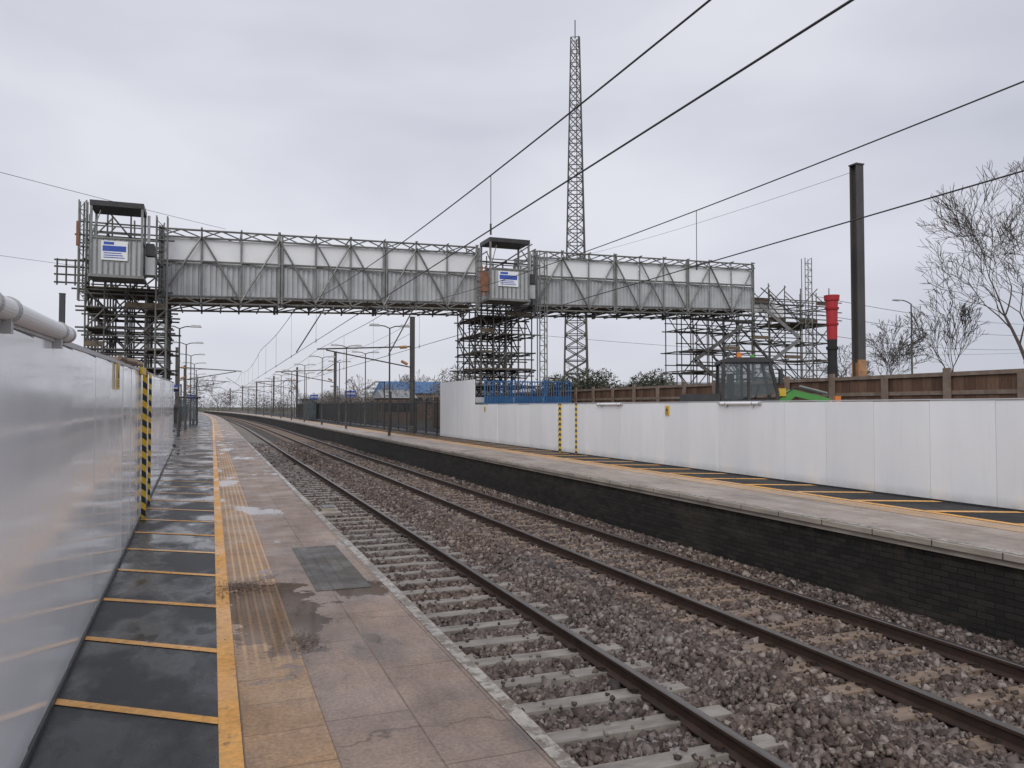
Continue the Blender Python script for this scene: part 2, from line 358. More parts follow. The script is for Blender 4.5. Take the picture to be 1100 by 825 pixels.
# ------------------------------------------------------------ tracks
for T,sm in((T1,M['sleeper']),(T2,M['sleeper2'])):
    tk=empty('railway_track')
    b=MB()
    pr=[(-.07,-1.08),(.07,-1.08),(.07,-1.065),(.012,-1.045),(.012,-.965),(.036,-.955),(.036,-.928),(.026,-.92),(-.026,-.92),(-.036,-.928),(-.036,-.955),(-.012,-.965),(-.012,-1.045),(-.07,-1.065)]
    mt=[0]*14; mt[6]=1;mt[7]=1;mt[8]=1
    for q in(T-RG,T+RG): b.extrude([(q+a,c) for a,c in pr],ys_(-4,600,2,8),mats=mt)
    b.build('rails',[M['rail'],M['railtop']],tk)
    b=MB(); y=-4.0
    while y<300:
        cx=bend(T,y); j=random.uniform(-.015,.015); jy=random.uniform(-.012,.012)
        z1=-1.062; w=.125
        b.add([(cx-1.25,y-w,-1.2),(cx+1.25,y-w,-1.2),(cx+1.25,y+w,-1.2),(cx-1.25,y+w,-1.2),
               (cx-1.22+j,y-w+.02+jy,z1+j*.3),(cx+1.22+j,y-w+.02-jy,z1),(cx+1.22+j,y+w-.02-jy,z1),(cx-1.22+j,y+w-.02+jy,z1+j*.3)],
              [(4,5,6,7),(0,1,5,4),(1,2,6,5),(2,3,7,6),(3,0,4,7)],0)
        if y<45:
            for q in(cx-RG,cx+RG):
                b.box(q-.10,q+.10,y-.07,y+.07,-1.058,-1.053,2)
                for sgn in(-1,1):
                    b.tube((q+sgn*.05,y-.03,-1.04),(q+sgn*.12,y-.03,-1.025),.012,1,5); b.tube((q+sgn*.12,y-.03,-1.025),(q+sgn*.12,y+.04,-1.035),.012,1,5); b.box(q+sgn*.10-.02,q+sgn*.10+.02,y-.05,y+.05,-1.057,-1.03,1)
        y+=.65
    b.build('sleepers',[sm,M['rail'],M['rubber']],tk)
b=MB(); b.box(2.55,2.95,19.6,20.3,-1.06,-.93,0); b.box(2.6,2.9,19.7,20.2,-.93,-.90,1); b.box(2.5,3.0,19.2,19.6,-1.06,-.99,0)
b.build('track_magnet',[M['coping'],M['steel2']])

# ------------------------------------------------------------ platforms
Y=ys_(-4,330,2,12)
pl=empty('station_platform'); b=MB()
b.extrude([(1.40,-1.3),(1.40,-.12),(1.553,-.10),(1.553,-.008),(1.545,0),(-6,0),(-6,-1.3)],Y,mats=[1,0,0,0,2,0,0]); b.build('platform_body',[M['coping'],M['brick'],M['slab']],pl)
b=MB(); b.sheet(1.455,1.538,Y,.004,0); b.build('edge_line',[M['linew']],pl)
b=MB(); b.sheet(.154,.553,Y,.004,0); b.build('tactile_strip',[M['tact']],pl)
b=MB(); b.sheet(.046,.150,Y,.006,0); b.build('yellow_line',[M['line']],pl)
b=MB(); b.sheet(-6,.046,Y,.004,0); b.build('asphalt',[M['asphalt']],pl)
b=MB(); y=4.24-1.21*4
while y<60:
    w=.045; xl=-.70-.0215*(y+.57)+.02; xr=.045; dy=.57*(xr-xl)/.8+random.uniform(-.04,.04)
    b.add([(xl,y+dy-w,.008),(xr,y-w,.008),(xr,y+w,.008),(xl,y+dy+w,.008)],[(0,1,2,3)],0); y+=1.21
b.build('yellow_bars',[M['line']],pl)
b=MB(); b.box(.86,1.34,6.9,9.1,-.001,.005,0); b.build('drain_cover',[M['patch']],pl)
lit=[]
for cx,cy,sx,sy,nn in((.33,7.3,.15,.14,900),(.60,5.45,.05,.12,260),(.1,7.1,.05,.25,120),(.5,6.4,.25,.8,120),(-.3,8.5,.4,3,60),(1.48,8,.04,4,150)):
    for i in range(nn):
        x=random.gauss(cx,sx); y=random.gauss(cy,sy); 
        if x>1.54 or y<1.5: continue
        s=random.uniform(.005,.014); a=random.uniform(0,6.28); z=.0085+random.random()*.004
        lit.append([(x+s*math.cos(a+k*1.57)*(1 if k%2 else .5),y+s*math.sin(a+k*1.57)*(1 if k%2 else .5),z+random.random()*.004) for k in range(4)])
b=MB()
for q in lit: b.add(q,[(0,1,2,3)])
b.build('leaf_litter',[M['litter']])

pr_=empty('station_platform'); b=MB()
E=8.10
b.extrude([(E+.14,-1.3),(17.5,-1.3),(17.5,0),(E+.01,0),(E,-.012),(E,-.075),(E+.05,-.085),(E+.05,-.15),(E+.14,-.16)],Y,mats=[1,1,2,0,0,0,0,0,1]); b.build('platform_body',[M['coping'],M['brick'],M['slab2']],pr_)
b=MB(); y=-3.
while y<150:
    b.box(bend(E,y)-.003,bend(E,y)+.02,y-.006,y+.006,-.076,-.004,0); y+=.9
b.build('coping_joints',[M['black']],pr_)
b=MB(); b.sheet(E+.03,E+.16,Y,.004,0); b.build('edge_line',[M['linew']],pr_)
b=MB(); b.sheet(9.62,10.08,Y,.004,0); b.build('tactile_strip',[M['tact2']],pr_)
b=MB(); b.sheet(10.11,10.25,Y,.006,0); b.build('yellow_line',[M['line']],pr_)
b=MB(); b.sheet(10.25,17.4,Y,.004,0); b.build('asphalt',[M['asphalt2']],pr_)
b=MB(); y=-2.
while y<60:
    w=.10; b.add([(10.25,y+.6-w,.008),(11.44,y-w,.008),(11.44,y+w,.008),(10.25,y+.6+w,.008)],[(0,1,2,3)],0); y+=1.45
b.build('yellow_bars',[M['line']],pr_)

# ------------------------------------------------------------ left hoarding
def hx(y): return -.68-.0215*y
def hh(y): return 1.84+(y*.0213 if y<12.3 else .262+(y-12.3)*.0205)
hd=empty('white_hoarding'); b=MB(); y=-3.2
while y<32:
    y2=min(y+1.22,32.2); g_=.003; j=random.uniform(-.005,.005); h=hh((y+y2)/2)
    xa,xb=hx(y)+j,hx(y2)-j*.6; zt=h+.0
    b.add([(xa,y+g_,.03),(xb,y2-g_,.03),(xb,y2-g_,zt),(xa,y+g_,zt),(xa-.03,y+g_,.03),(xb-.03,y2-g_,.03),(xb-.03,y2-g_,zt),(xa-.03,y+g_,zt)],
          [(0,1,2,3),(7,6,5,4),(3,2,6,7),(1,5,6,2),(0,3,7,4),(4,5,1,0)],0)
    b.box(hx(y2)-.11,hx(y2)-.035,y2-.04,y2+.04,0,h-.05,2)
    b.beam((xa-.06,y,.3),(xb-.06,y2,.3),.05,.09,2); b.beam((xa-.06,y,h-.15),(xb-.06,y2,h-.15),.05,.09,2)
    y=y2
b.beam((hx(-3.2)-.01,-3.2,.018),(hx(32)-.01,32,.018),.05,.036,3)  # black strip standing in for the shadow along the panel foot
for i in range(30):
    ya,yb=-3.2+i*1.18,-3.2+(i+1)*1.18
    b.beam((hx(ya)-.015,ya,hh(ya)+.016),(hx(yb)-.015,yb,hh(yb)+.016),.05,.03,1)
b.box(hx(32.2)-2.2,hx(32.2),32.22,32.26,.03,2.5,0)
b.build('panels',[M['hoardL'],M['joint'],M['timberp'],M['black']],hd)
def tubelight(a,bb,r=.035):
    q=MB(); a=Vector(a);bb=Vector(bb);d=(bb-a).normalized()
    q.tube(a,bb,r,0,20); q.tube(a-d*.06,a,r*1.12,1,20); q.tube(bb,bb+d*.06,r*1.12,1,20)
    L=(bb-a).length
    for f in(.15,.85):
        c=a+d*L*f; q.tube(c,c+d*.03,r*1.2,1,20); q.box(c.x-.02,c.x+.02,c.y-.02,c.y+.02,c.z-r-.05,c.z-r+.01,1)
    q.build('tube_light',[M['white'],M['lampgrey']])
tubelight((hx(3)+.02,3.15,hh(3)+.060),(hx(4.9)+.02,4.9,hh(4.9)+.060),.042)
tubelight((hx(1)+.02,1.1,hh(1)+.06),(hx(2.9)+.02,2.95,hh(2.9)+.06),.045)
b=MB(); b.box(hx(12.3)+.01,hx(12.3)+.07,12.27,12.33,0,hh(12.3)+.02,0)
b.build('hazard_post',[M['haz']])
b=MB(); b.box(hx(14)+.01,hx(14)+.05,13.97,14.03,0,hh(14),0)
b.build('hazard_post',[M['haz']])
b=MB()
for yy in(9.2,10.2): b.tube((hx(yy)-.2,yy,hh(yy)+.08),(hx(yy)+.12,yy+.05,hh(yy)+.05),.03,0,8)
b.tube((hx(8.6),8.6,hh(8.6)+.07),(hx(12.2),12.2,hh(12.2)+.09),.022,0,8)
b.box(hx(11.8)+.02,hx(11.8)+.05,11.5,12.2,hh(12)-.05,hh(12)+.05,1)
b.build('strapping_rail',[M['timberp'],M['yel']])
def warnsign(x,y,z,sx,w=.18,h=.25):
    q=MB(); q.box(min(x,x+sx*.012),max(x,x+sx*.012),y-w/2,y+w/2,z-h/2,z+h/2,0)
    xx=x+sx*.014; q.add([(xx,y-w*.35,z-.02),(xx,y+w*.35,z-.02),(xx,y,z+h*.4)],[(0,1,2)],1)
    for k in range(3): q.box(min(xx-.001,xx+.001),xx+.001,y-w*.35,y+w*.35,z-.05-k*.025,z-.04-k*.025,1)
    q.build('warning_sign',[M['yel'],M['black']])
warnsign(hx(8.2)+.012,8.2,hh(8)-.12,1)

# ------------------------------------------------------------ right hoarding
HX=11.5; hr=empty('white_hoarding'); b=MB(); y=-1.
def hrz(y): return 1.70 if y<34.5 else 2.9
while y<40.3:
    y2=y+1.2; 
    if y<34.5<y2+.01: y2=34.5
    y2=min(y2,40.4); j=random.uniform(-.008,.008); zt=hrz(y+.05)+random.uniform(-.008,.008)
    b.box(HX+j,HX+j+.03,y+.004,y2-.004,.03,zt,0)
    b.box(HX+.04,HX+.045,y2-.03,y2+.03,.03,zt-.02,1)
    b.box(HX+.05,HX+.12,y2-.04,y2+.04,0,zt-.05,2)
    y=y2
b.box(HX,HX+.05,-1,40.4,.0,.028,3); b.box(HX-.010,HX+.045,-1,34.4,1.712,1.735,1)
b.box(HX+.05,HX+3.6,34.5,34.53,1.8,2.05,1); b.box(HX+.05,HX+3,40.4,40.43,.03,2.9,0)
b.build('panels',[M['hoardR'],M['joint'],M['timberp'],M['black']],hr)
tubelight((HX-.03,14.2,1.68),(HX-.03,15.6,1.68),.035)
tubelight((HX-.03,20.5,1.68),(HX-.03,22,1.68),.035)
warnsign(HX-.010,18.0,1.5,-1)
warnsign(HX-.010,33.0,1.5,-1)
b=MB(); b.box(HX-.06,HX-.012,24.85,24.95,0,1.72,0); b.build('hazard_post',[M['haz']])
b=MB(); b.box(HX-.05,HX-.012,23.57,23.62,0,1.72,0); b.build('hazard_post',[M['haz']])

# ------------------------------------------------------------ timber wall behind
b=MB(); WX=17.0
b.box(WX,WX+.08,2,62,-.2,2.36,0); b.box(WX-.05,WX+.12,2,62,2.36,2.46,1)
y=2.5
while y<62: b.box(WX-.12,WX-.052,y-.09,y+.09,0,2.56 if int(y)%3 else 2.4,1); y+=1.9
b.box(WX-.03,WX-.002,2,62,1.9,2.0,1)
b.build('timber_wall',[M['timber'],M['timberp']])
b=MB()
for x0 in(11.8,13.3,14.8):
    for z in(1.3,2.78): b.tube((x0,33.9,z),(x0+1.4,33.9,z),.03,0)
    for i in range(12): b.tube((x0+i*.127,33.9,1.3),(x0+i*.127,33.9,2.78+(i%2)*.05),.022,0)
    b.box(x0,x0+1.4,33.95,33.97,1.3,2.1,0)
    b.tube((x0,33.9,0),(x0,33.9,2.95),.035,0)
b.build('blue_barrier',[M['blue']])

# ------------------------------------------------------------ footbridge
fb=empty('scaffold_footbridge')
def by(x): return 33+(x+1.97)*.113
def zb(x): return 5.65+.0412*(x+1.97)
def zt(x): return 8.6+.040*(x+1.97)
R=.034
def span(x0,x1):
    b=MB(); pnl=MB(); n=round((x1-x0)/1.55)
    X=[x0+(x1-x0)*i/n for i in range(n+1)]
    for off in(0,2.5):
        P=lambda x,z:(x,by(x)+off,z)
        for i,x in enumerate(X):
            b.tube(P(x,zb(x)-.12),P(x,zt(x)+(.12 if i%2 else .02)),R*(1.7 if i%3==0 else 1.15))
            if i%3==0: b.tube(P(x+.12,zb(x)-.1),P(x+.12,zt(x)),R*1.3)
        for i in range(n):
            a,c=X[i],X[i+1]; mx_=(a+c)/2
            for f in(lambda x:zt(x),lambda x:zt(x)-.30,lambda x:zb(x),lambda x:zb(x)+.30,lambda x:zb(x)+1.70):
                b.tube(P(a,f(a)),P(c,f(c)),R*1.2)
            b.tube(P(a,zt(a)-.3),P(mx_,zt(mx_)),R*.8); b.tube(P(mx_,zt(mx_)),P(c,zt(c)-.3),R*.8)
            b.tube(P(a,zb(a)),P(mx_,zb(mx_)+.3),R*.8); b.tube(P(mx_,zb(mx_)+.3),P(c,zb(c)),R*.8)
            if i%2==0: b.tube((a,by(a)+off-.06,zb(a)+.1),(c,by(c)+off-.06,zt(c)-.25),R*1.2)
            else: b.tube((a,by(a)+off-.06,zt(a)-.25),(c,by(c)+off-.06,zb(c)+.1),R*1.2)
            if i%3==1: b.tube((a,by(a)+off-.1,zt(a)-.25),(c,by(c)+off-.1,zb(c)+.1),R*1.1)
        o2=off+(.09 if off==0 else -.09)
        for i in range(n):
            a,c=X[i]+.01,X[i+1]-.01; yy=lambda x:by(x)+o2
            zs=1.26; sg=random.uniform(-.03,.03)
            pnl.add([(a,yy(a),zt(a)-zs),(c,yy(c),zt(c)-zs),(c,yy(c),zt(c)-.33+sg),(a,yy(a),zt(a)-.33-sg)],[(0,1,2,3)],0)
            pnl.box(a,c,yy(a)-.02,yy(a)+.02,zt(a)-zs-.06,zt(a)-zs-.01,2)
            k=7; pts=[]
            for q in range(k):
                xa=a+(c-a)*q/k; w=(c-a)/k
                pts+=[(xa,yy(xa)),(xa+w*.5,yy(xa)),(xa+w*.62,yy(xa)+.07),(xa+w*.88,yy(xa)+.07)]
            pts.append((c,yy(c)))
            vs=[(x,y_,zb(x)+.32) for x,y_ in pts]+[(x,y_,zt(x)-zs-.07) for x,y_ in pts]; m_=len(pts)
            pnl.add(vs,[(q,q+1,m_+q+1,m_+q) for q in range(m_-1)],1)
    for i,x in enumerate(X):
        for z in(zt(x),zb(x),zt(x)-.3): b.tube((x,by(x)-.25,z+.04),(x,by(x)+2.75,z+.04),R)
        if i<n:
            c=X[i+1]; b.tube((x,by(x),zt(x)+.02),(c,by(c)+2.5,zt(c)+.02),R*.8); b.tube((c,by(c),zb(c)-.02),(x,by(x)+2.5,zb(x)-.02),R*.8)
            xm=(x+c)/2; b.tube((xm,by(xm)-.1,zb(xm)-.06),(xm,by(xm)+2.6,zb(xm)-.06),R)
    pnl.add([(x0,by(x0),zb(x0)+.2),(x1,by(x1),zb(x1)+.2),(x1,by(x1)+2.5,zb(x1)+.2),(x0,by(x0)+2.5,zb(x0)+.2)],[(0,1,2,3)],3)
    b.build('truss',[M['steel2']],fb); pnl.build('panels',[M['white'],M['corr'],M['steel2'],M['plank']],fb)
span(-1.97,11.6); span(14.67,29.07)

def tower(name,xs,ys,zmax,lift=1.0,dens=.5,boards=.5,z0=0):
    b=MB()
    zs=[z0+lift*k for k in range(int((zmax-z0)/lift)+1)]
    for x in xs:
        for y in ys: b.tube((x+random.uniform(-.04,.04),y,z0),(x,y,zmax+random.uniform(.0,.9)),R)
    for z in zs:
        for y in ys:
            jt=random.uniform(-.08,.08)
            b.tube((xs[0]-random.uniform(.1,.45),y-.05,z+jt),(xs[-1]+random.uniform(.1,.5),y-.05,z+jt),R)
            if random.random()<.6: b.tube((xs[0]-.1,y-.05,z+.5+jt),(xs[-1]+.1,y-.05,z+.5+jt),R*.9)
        for x in xs:
            jt=random.uniform(-.08,.08); b.tube((x+.05,ys[0]-random.uniform(.1,.4),z+jt),(x+.05,ys[-1]+random.uniform(.1,.4),z+jt),R)
        for i in range(len(xs)-1):
            for y in ys:
                if random.random()<dens:
                    s=random.random()<.5; a,c=(xs[i],xs[i+1]) if s else (xs[i+1],xs[i]); b.tube((a,y-.1,z),(c,y-.1,z+lift),R*.95)
            if random.random()<boards: b.box(xs[i],xs[i+1],ys[0],ys[-1],z+.04,z+.09,1)
            if random.random()<boards*.5: b.box(xs[i],xs[i+1],ys[0]-.09,ys[0]-.05,z+.1,z+.3,1)
        for x in xs:
            for j in range(len(ys)-1):
                if random.random()<dens*.6: b.tube((x,ys[j],z),(x,ys[j+1],z+lift),R*.9)
    b.build(name,[M['steel'],M['plank']],fb)
def ladder(x,y,z0,z1,w=.38):
    b=MB()
    for dx in(0,w):
        for dy in(0,.3): b.tube((x+dx,y+dy,z0),(x+dx,y+dy,z1),.03)
    z=z0;k=0
    while z<z1-.3:
        b.tube((x,y,z),(x+w,y,z),.02); b.tube((x,y,z) if k%2 else (x+w,y,z),(x+w,y,z+.38) if k%2 else (x,y,z+.38),.015); z+=.38;k+=1
    b.build('hoist_mast',[M['steel2']],fb)
tower('stair_tower',[-4.45,-3.8,-3.1,-2.4,-1.7],[32.4,33.3,34.2,35.1,36.],5.9,.75,.55,.55)
tower('upper_landing',[-4.6,-3.8,-3.0,-1.9],[33.0,34.4,35.8],8.5,1.0,.4,.25,z0=6.1)
tower('stair_tower',[12.05,12.7,13.35,14.0,14.7],[35.2,36.1,37.,38.,39.],6.2,.85,.5,.5)
tower('upper_landing',[11.7,13.1,14.6],[35.0,36.4,37.4],8.6,1.0,.35,.2,z0=6.6)
tower('stair_tower',[25.2,26.3,27.4,28.5,29.4],[37.,38.4,39.6],6.6,1.2,.45,.2)
tower('stair_tower',[29.6,30.8,32.,33.2,34.4,35.4],[37.2,38.6,40.],8.3,1.1,.55,.4)
ladder(-2.05,32.2,0,8.9); ladder(14.75,34.3,0,9.2); ladder(33.3,36.9,0,10.6,.5); ladder(-4.75,32.8,5.6,9.4,.25)
b=MB()
for z in(6.3,6.6,6.9,7.15): b.tube((-5.6,33.2,z),(-4.4,33.2,z),R)
for x in(-5.5,-5.2,-4.9): b.tube((x,33.2,6.2),(x,33.2,7.2),R)
for z in(6.9,7.4,8.0): b.tube((28.8,37,z),(36.2,37,z),R)
b.box(29.3,31.4,37.3,37.33,7.2,7.9,1); b.box(31.6,33.0,38.5,38.53,7.1,7.8,1)
for s in(0,1,2):
    z=s*2.1; a=(25.3,36.8,z);c=(28.6,36.8,z+2.1)
    if s%2: a,c=(28.6,36.8,z),(25.3,36.8,z+2.1)
    b.beam(a,c,.06,.2,0); b.tube((a[0],36.7,a[2]+1),(c[0],36.7,c[2]+1),R)
for s in(0,1,2,3):
    z=s*1.9; a=(30,37,z);c=(33,37,z+1.9)
    if s%2: a,c=(33,37,z),(30,37,z+1.9)
    b.beam(a,c,.06,.22,2); b.tube((a[0],36.9,a[2]+1),(c[0],36.9,c[2]+1),R)
b.box(24.9,29.4,36.9,36.95,6.55,6.65,0)
b.build('outriggers_and_stairs',[M['steel'],M['white'],M['steel2']],fb)

def cabin(x0,x1,y,z0,z1,zc0,zc1):
    b=MB(); y1=y+1.3
    for x in(x0,x1):
        for yy in(y,y1): b.box(x-.04,x+.04,yy-.04,yy+.04,z0-.1,zc1-.05,0)
    b.box(x0+.03,x1-.03,y+.02,y1-.02,z0,z1,1)
    nn=9
    for i in range(nn+1):
        x=x0+(x1-x0)*i/nn; b.box(x-.02,x+.02,y-.02,y+.018,z0,z1,0)
    b.box(x0-.03,x1+.03,y-.03,y1+.03,z1,z1+.06,0); b.box(x0-.08,x1+.08,y-.06,y1+.06,z0-.1,z0,0)
    b.box(x0-.05,x1+.05,y-.06,y1+.06,zc0+.26,zc1,2)
    for z in(z1+.45,): 
        b.tube((x0,y,z),(x1,y,z),.025,0); b.tube((x0,y1,z),(x1,y1,z),.025,0)
    b.tube((x0,y,z1),(x0+.3,y,zc0+.1),.02,0)
    w=x1-x0
    b.box(x0+w*.2,x0+w*.72,y-.035,y-.022,z1-.78,z1-.08,3)
    b.box(x0+w*.23,x0+w*.69,y-.040,y-.036,z1-.46,z1-.26,4); b.box(x0+w*.25,x0+w*.45,y-.040,y-.036,z1-.22,z1-.12,4)
    for k in range(3): b.box(x0+w*.25,x0+w*(.6+.03*k),y-.040,y-.036,z1-.54-k*.08,z1-.51-k*.08,4)
    b.box(x1+.1,x1+.42,y+.2,y+.9,z0+.1,z0+.75,1); b.box(x1+.12,x1+.40,y+.15,y+.8,z0+.8,z0+1.25,2); b.tube((x1+.2,y+.3,z0+1.25),(x1+.2,y+.3,z1+1.0),.05,1,8)
    b.build('hoist_cabin',[M['steel2'],M['corr'],M['black'],M['white'],M['signblue']],fb)
cabin(-4.1,-2.45,31.0,6.35,7.65,8.55,9.0)
cabin(11.85,13.75,33.3,6.6,7.95,8.95,9.4)
b=MB()
for x in(11.5,11.7): b.tube((x,33.5,6.7),(x,33.5,8.1),.05,0)
b.box(11.45,11.8,33.4,33.6,6.9,7.8,0); b.box(-4.70,-4.60,31.9,32.0,7.5,8.4,0)
b.build('orange_gate',[M['rustor']],fb)

# ------------------------------------------------------------ lattice mast
def lattice(name,x,y,zb_,zt_,w0,w1,n,r0,r1,rod=2.):
    b=MB()
    def c(k,f):
        w=(w0+(w1-w0)*f)/2; a=math.radians(20)+k*math.pi/2; return (x+w*1.414*math.cos(a),y+w*1.414*math.sin(a),zb_+(zt_-zb_)*f)
    for i in range(n):
        f0,f1=i/n,(i+1)/n; r=r0+(r1-r0)*f0
        for k in range(4):
            b.tube(c(k,f0),c(k,f1),r,0,5); b.tube(c(k,f0),c((k+1)%4,f1),r*.6,0,4); b.tube(c((k+1)%4,f0),c(k,f1),r*.6,0,4); b.tube(c(k,f1),c((k+1)%4,f1),r*.6,0,4)
    b.tube((x,y,zt_),(x,y,zt_+rod),.06,0,5)
    b.tube((x+.4,y,zt_-.9),(x+.4,y,zt_+.4),.05,0,5)
    b.tube((x+w1*.2,y,zb_),(x+w1*.2,y,zt_),.05,0,5)
    b.build(name,[M['mast']])
lattice('lattice_communications_mast',35.1,72.2,-.4,40.2,2.6,.9,30,.11,.07)

# ------------------------------------------------------------ catenary masts
def hmast(x,y,z1,w=.36,base=False,arm=None):
    b=MB(); t_=.03; h=w/2; x=bend(x,y)
    b.box(x-h,x+h,y-h,y-h+t_,0,z1,0); b.box(x-h,x+h,y+h-t_,y+h,0,z1,0); b.box(x-t_/2,x+t_/2,y-h+t_,y+h-t_,0,z1,0)
    b.box(x-h-.08,x+h+.08,y-h-.08,y+h+.08,-.3,.25,2)
    if base:
        b.box(x-h-.01,x+h+.01,y-h-.012,y-h-.002,1.5,2.98,1); b.box(x-h-.012,x-h-.002,y-h,y-h+t_,1.5,2.98,1); b.box(x-h-.012,x-h-.002,y+h-t_,y+h,1.5,2.98,1); b.box(x-.03,x-.017,y-h+t_,y+h-t_,1.5,2.9,1)
    b.box(x-h-.02,x+h+.02,y-h-.02,y+h+.02,z1,z1+.04,0)
    if arm:
        for tx in arm:
            tx=bend(tx,y); s=1 if tx>x else -1
            b.tube((x,y,5.9),(tx,y,5.55),.05,0,6); b.tube((x,y,4.4),(tx-s*.6,y,5.5),.045,0,6); b.tube((tx-s*1.6,y,4.85),(tx,y,3.8),.025,0,5)
            b.tube((x+s*.4,y,5.87),(x+s*.9,y,5.82),.11,1,8); b.tube((x+s*.35,y,4.63),(x+s*.8,y,4.85),.10,1,8)
    b.build('catenary_mast',[M['mast'],M['masto'],M['coping']])
hmast(17.75,17.5,8.75,.27,True)
sup=[54,91,130,168,206,245,285]
for i,y in enumerate(sup):
    hmast(13.3,y,8.,.3,arm=[T2]); hmast(-3.6 if i else -8.0,y if i else 50.,8.,.28,arm=[T1] if i else None)
ow=empty('overhead_line'); b=MB(); SUP=[-25,31,54,91,130,168,206,245,285,330]
def zm(y,add=0):
    for a,c in zip(SUP[:-1],SUP[1:]):
        if a<=y<=c:
            L=c-a; u=(y-a)/L; return 5.5-4*u*(1-u)*.00039*L*L+add*(1-abs(2*u-1)*.9)
    return 5.5
for T,add in((T1,0.),(T2,.2)):
    y=0.5
    while y<320:
        st=1. if y<35 else 4; y2=y+st
        b.tube((bend(T,y),y,zm(y,add)),(bend(T,y2),y2,zm(y2,add)),.0085 if y<30 else .012,0,5,caps=False)
        b.tube((bend(T,y),y,3.68),(bend(T,y2),y2,3.68),.0085 if y<30 else .012,0,5,caps=False)
        y=y2
    y=(8.5 if T==T1 else 9.6)
    while y<200:
        b.tube((bend(T,y),y,3.68),(bend(T,y),y,zm(y,add)),.005 if y<40 else .007,0,4,caps=False); 
        b.tube((bend(T,y),y,3.75),(bend(T,y),y,3.62),.012,0,5); y+=8.2
    b.tube((T-.5,by(T)-.2,zb(T)),(T,31,5.5),.03,0); b.tube((T+1.3,31.4,zb(T)),(T,31,3.72),.025,0); b.tube((T+1.3,by(T),zb(T)+.1),(T+1.3,31.4,zb(T)),.03,0)
def wire(p,q,sag=.3,r=.008,n=24):
    p=Vector(p);q=Vector(q); pr=None
    for i in range(n+1):
        u=i/n; c=p.lerp(q,u); c.z-=4*u*(1-u)*sag
        if pr is not None: b.tube(pr,c,r,0,4,caps=False)
        pr=c
wire((-10.7,12.8,6.6),(.43,33.2,8.8),.1,.008)
wire((-9.,14,4.6),(-4.6,33,6.9),.05,.007)
wire((17.6,17.5,8.55),(18.3,41.3,10.),.2,.006)
wire((35.5,38.5,8.6),(105,62,12.5),1.2,.018); wire((35.5,39,7.6),(105,62,11.4),1.2,.018); wire((36,40,6.5),(105,62,10.3),1.4,.018); wire((24,62,8.),(105,62,9.),1.4,.018)
for z in(7.7,6.9):
    for a,c in zip(SUP[2:-1],SUP[3:]): wire((bend(13.3,a),a,z),(bend(13.3,c),c,z),.4,.012,8)
for a,c in zip(sup[1:-1],sup[2:]): wire((bend(-3.6,a),a,7.7),(bend(-3.6,c),c,7.7),.4,.012,8)
b.build('wires',[M['wire']],ow)
b=MB(); b.tube((105,62,-.3),(105,62,13),.18,0,8,.13); b.beam((103.8,62,12.4),(106.2,62,12.4),.12,.12); b.beam((104.2,62,11.3),(105.8,62,11.3),.12,.12); b.build('utility_pole',[M['bark']])

# ------------------------------------------------------------ platform lamps
def lamp(x,y,z,double=True,arm=.6,r=.05):
    b=MB(); x=bend(x,y)
    b.tube((x,y,0),(x,y,1.2),r*1.7,0,10); b.tube((x,y,1.2),(x,y,z),r,0,10,r*.8)
    for s in((-1,1) if double else (-1,)):
        b.tube((x,y,z-.02),(x+s*arm*.5,y,z+.1),.03,0,6); b.tube((x+s*arm*.5,y,z+.1),(x+s*arm,y,z+.12),.03,0,6)
        c=x+s*(arm+.25)
        b.add([(c-.30,y-.13,z+.08),(c+.30,y-.13,z+.08),(c+.30,y+.13,z+.08),(c-.30,y+.13,z+.08),(c-.24,y-.08,z+.2),(c+.24,y-.08,z+.2),(c+.24,y+.08,z+.2),(c-.24,y+.08,z+.2)],
              [(3,2,1,0),(4,5,6,7),(0,1,5,4),(1,2,6,5),(2,3,7,6),(3,0,4,7)],1)
    b.build('platform_lamp',[M['mast'],M['lampgrey']])
for y in(42.6,57.5,71,85,99,113,128,143,160,180): lamp(9.2,y,6.0)
for y in(64,78,106,136): lamp(11.8,y,6.0)
for y in(47,59,72,86,100,115,130,150): lamp(-1.75,y,6.0)
def pole(x,y,h,kind):
    b=MB(); x=bend(x,y); b.tube((x,y,0),(x,y,h),.045,0,8)
    if kind==0: b.beam((x,y,h-.1),(x-.5,y,h-.05),.04,.04,0); b.box(x-.7,x-.4,y-.07,y+.07,h-.12,h+.02,1)
    elif kind==1: b.box(x-.45,x+.45,y-.03,y+.03,h-.5,h-.05,2); b.box(x-.4,x+.4,y-.034,y-.031,h-.35,h-.2,1)
    else: b.tube((x-.15,y,h-.2),(x-.35,y,h-.25),.05,1,8,.13)
    b.build('platform_pole',[M['black'],M['lampgrey'],M['signblue']])
for i,(x,y,h,k) in enumerate([(11.2,45,3.2,0),(10.9,50,2.6,2),(11.3,54,3.4,0),(10.9,66,3.,1),(11.2,75,3.6,0),(10.8,90,3.,1),(11.,105,3.4,2),(-2.4,52,3.,1),(-2.3,66,3.4,0),(-2.2,95,3.,1),(11.,122,3.2,0)]): pole(x,y,h,k)
b=MB(); x,y=50.7,44.7
b.tube((x,y,-.3),(x,y,9.6),.09,0,8,.05)
for i in range(4): b.tube((x-i*.3,y,9.6+.25*math.sin(i*.5)),(x-(i+1)*.3,y,9.6+.25*math.sin((i+1)*.5)),.04,0,6)
b.box(x-1.8,x-1.15,y-.15,y+.15,9.78,9.88,1); b.build('street_lamp',[M['mast'],M['lampgrey']])

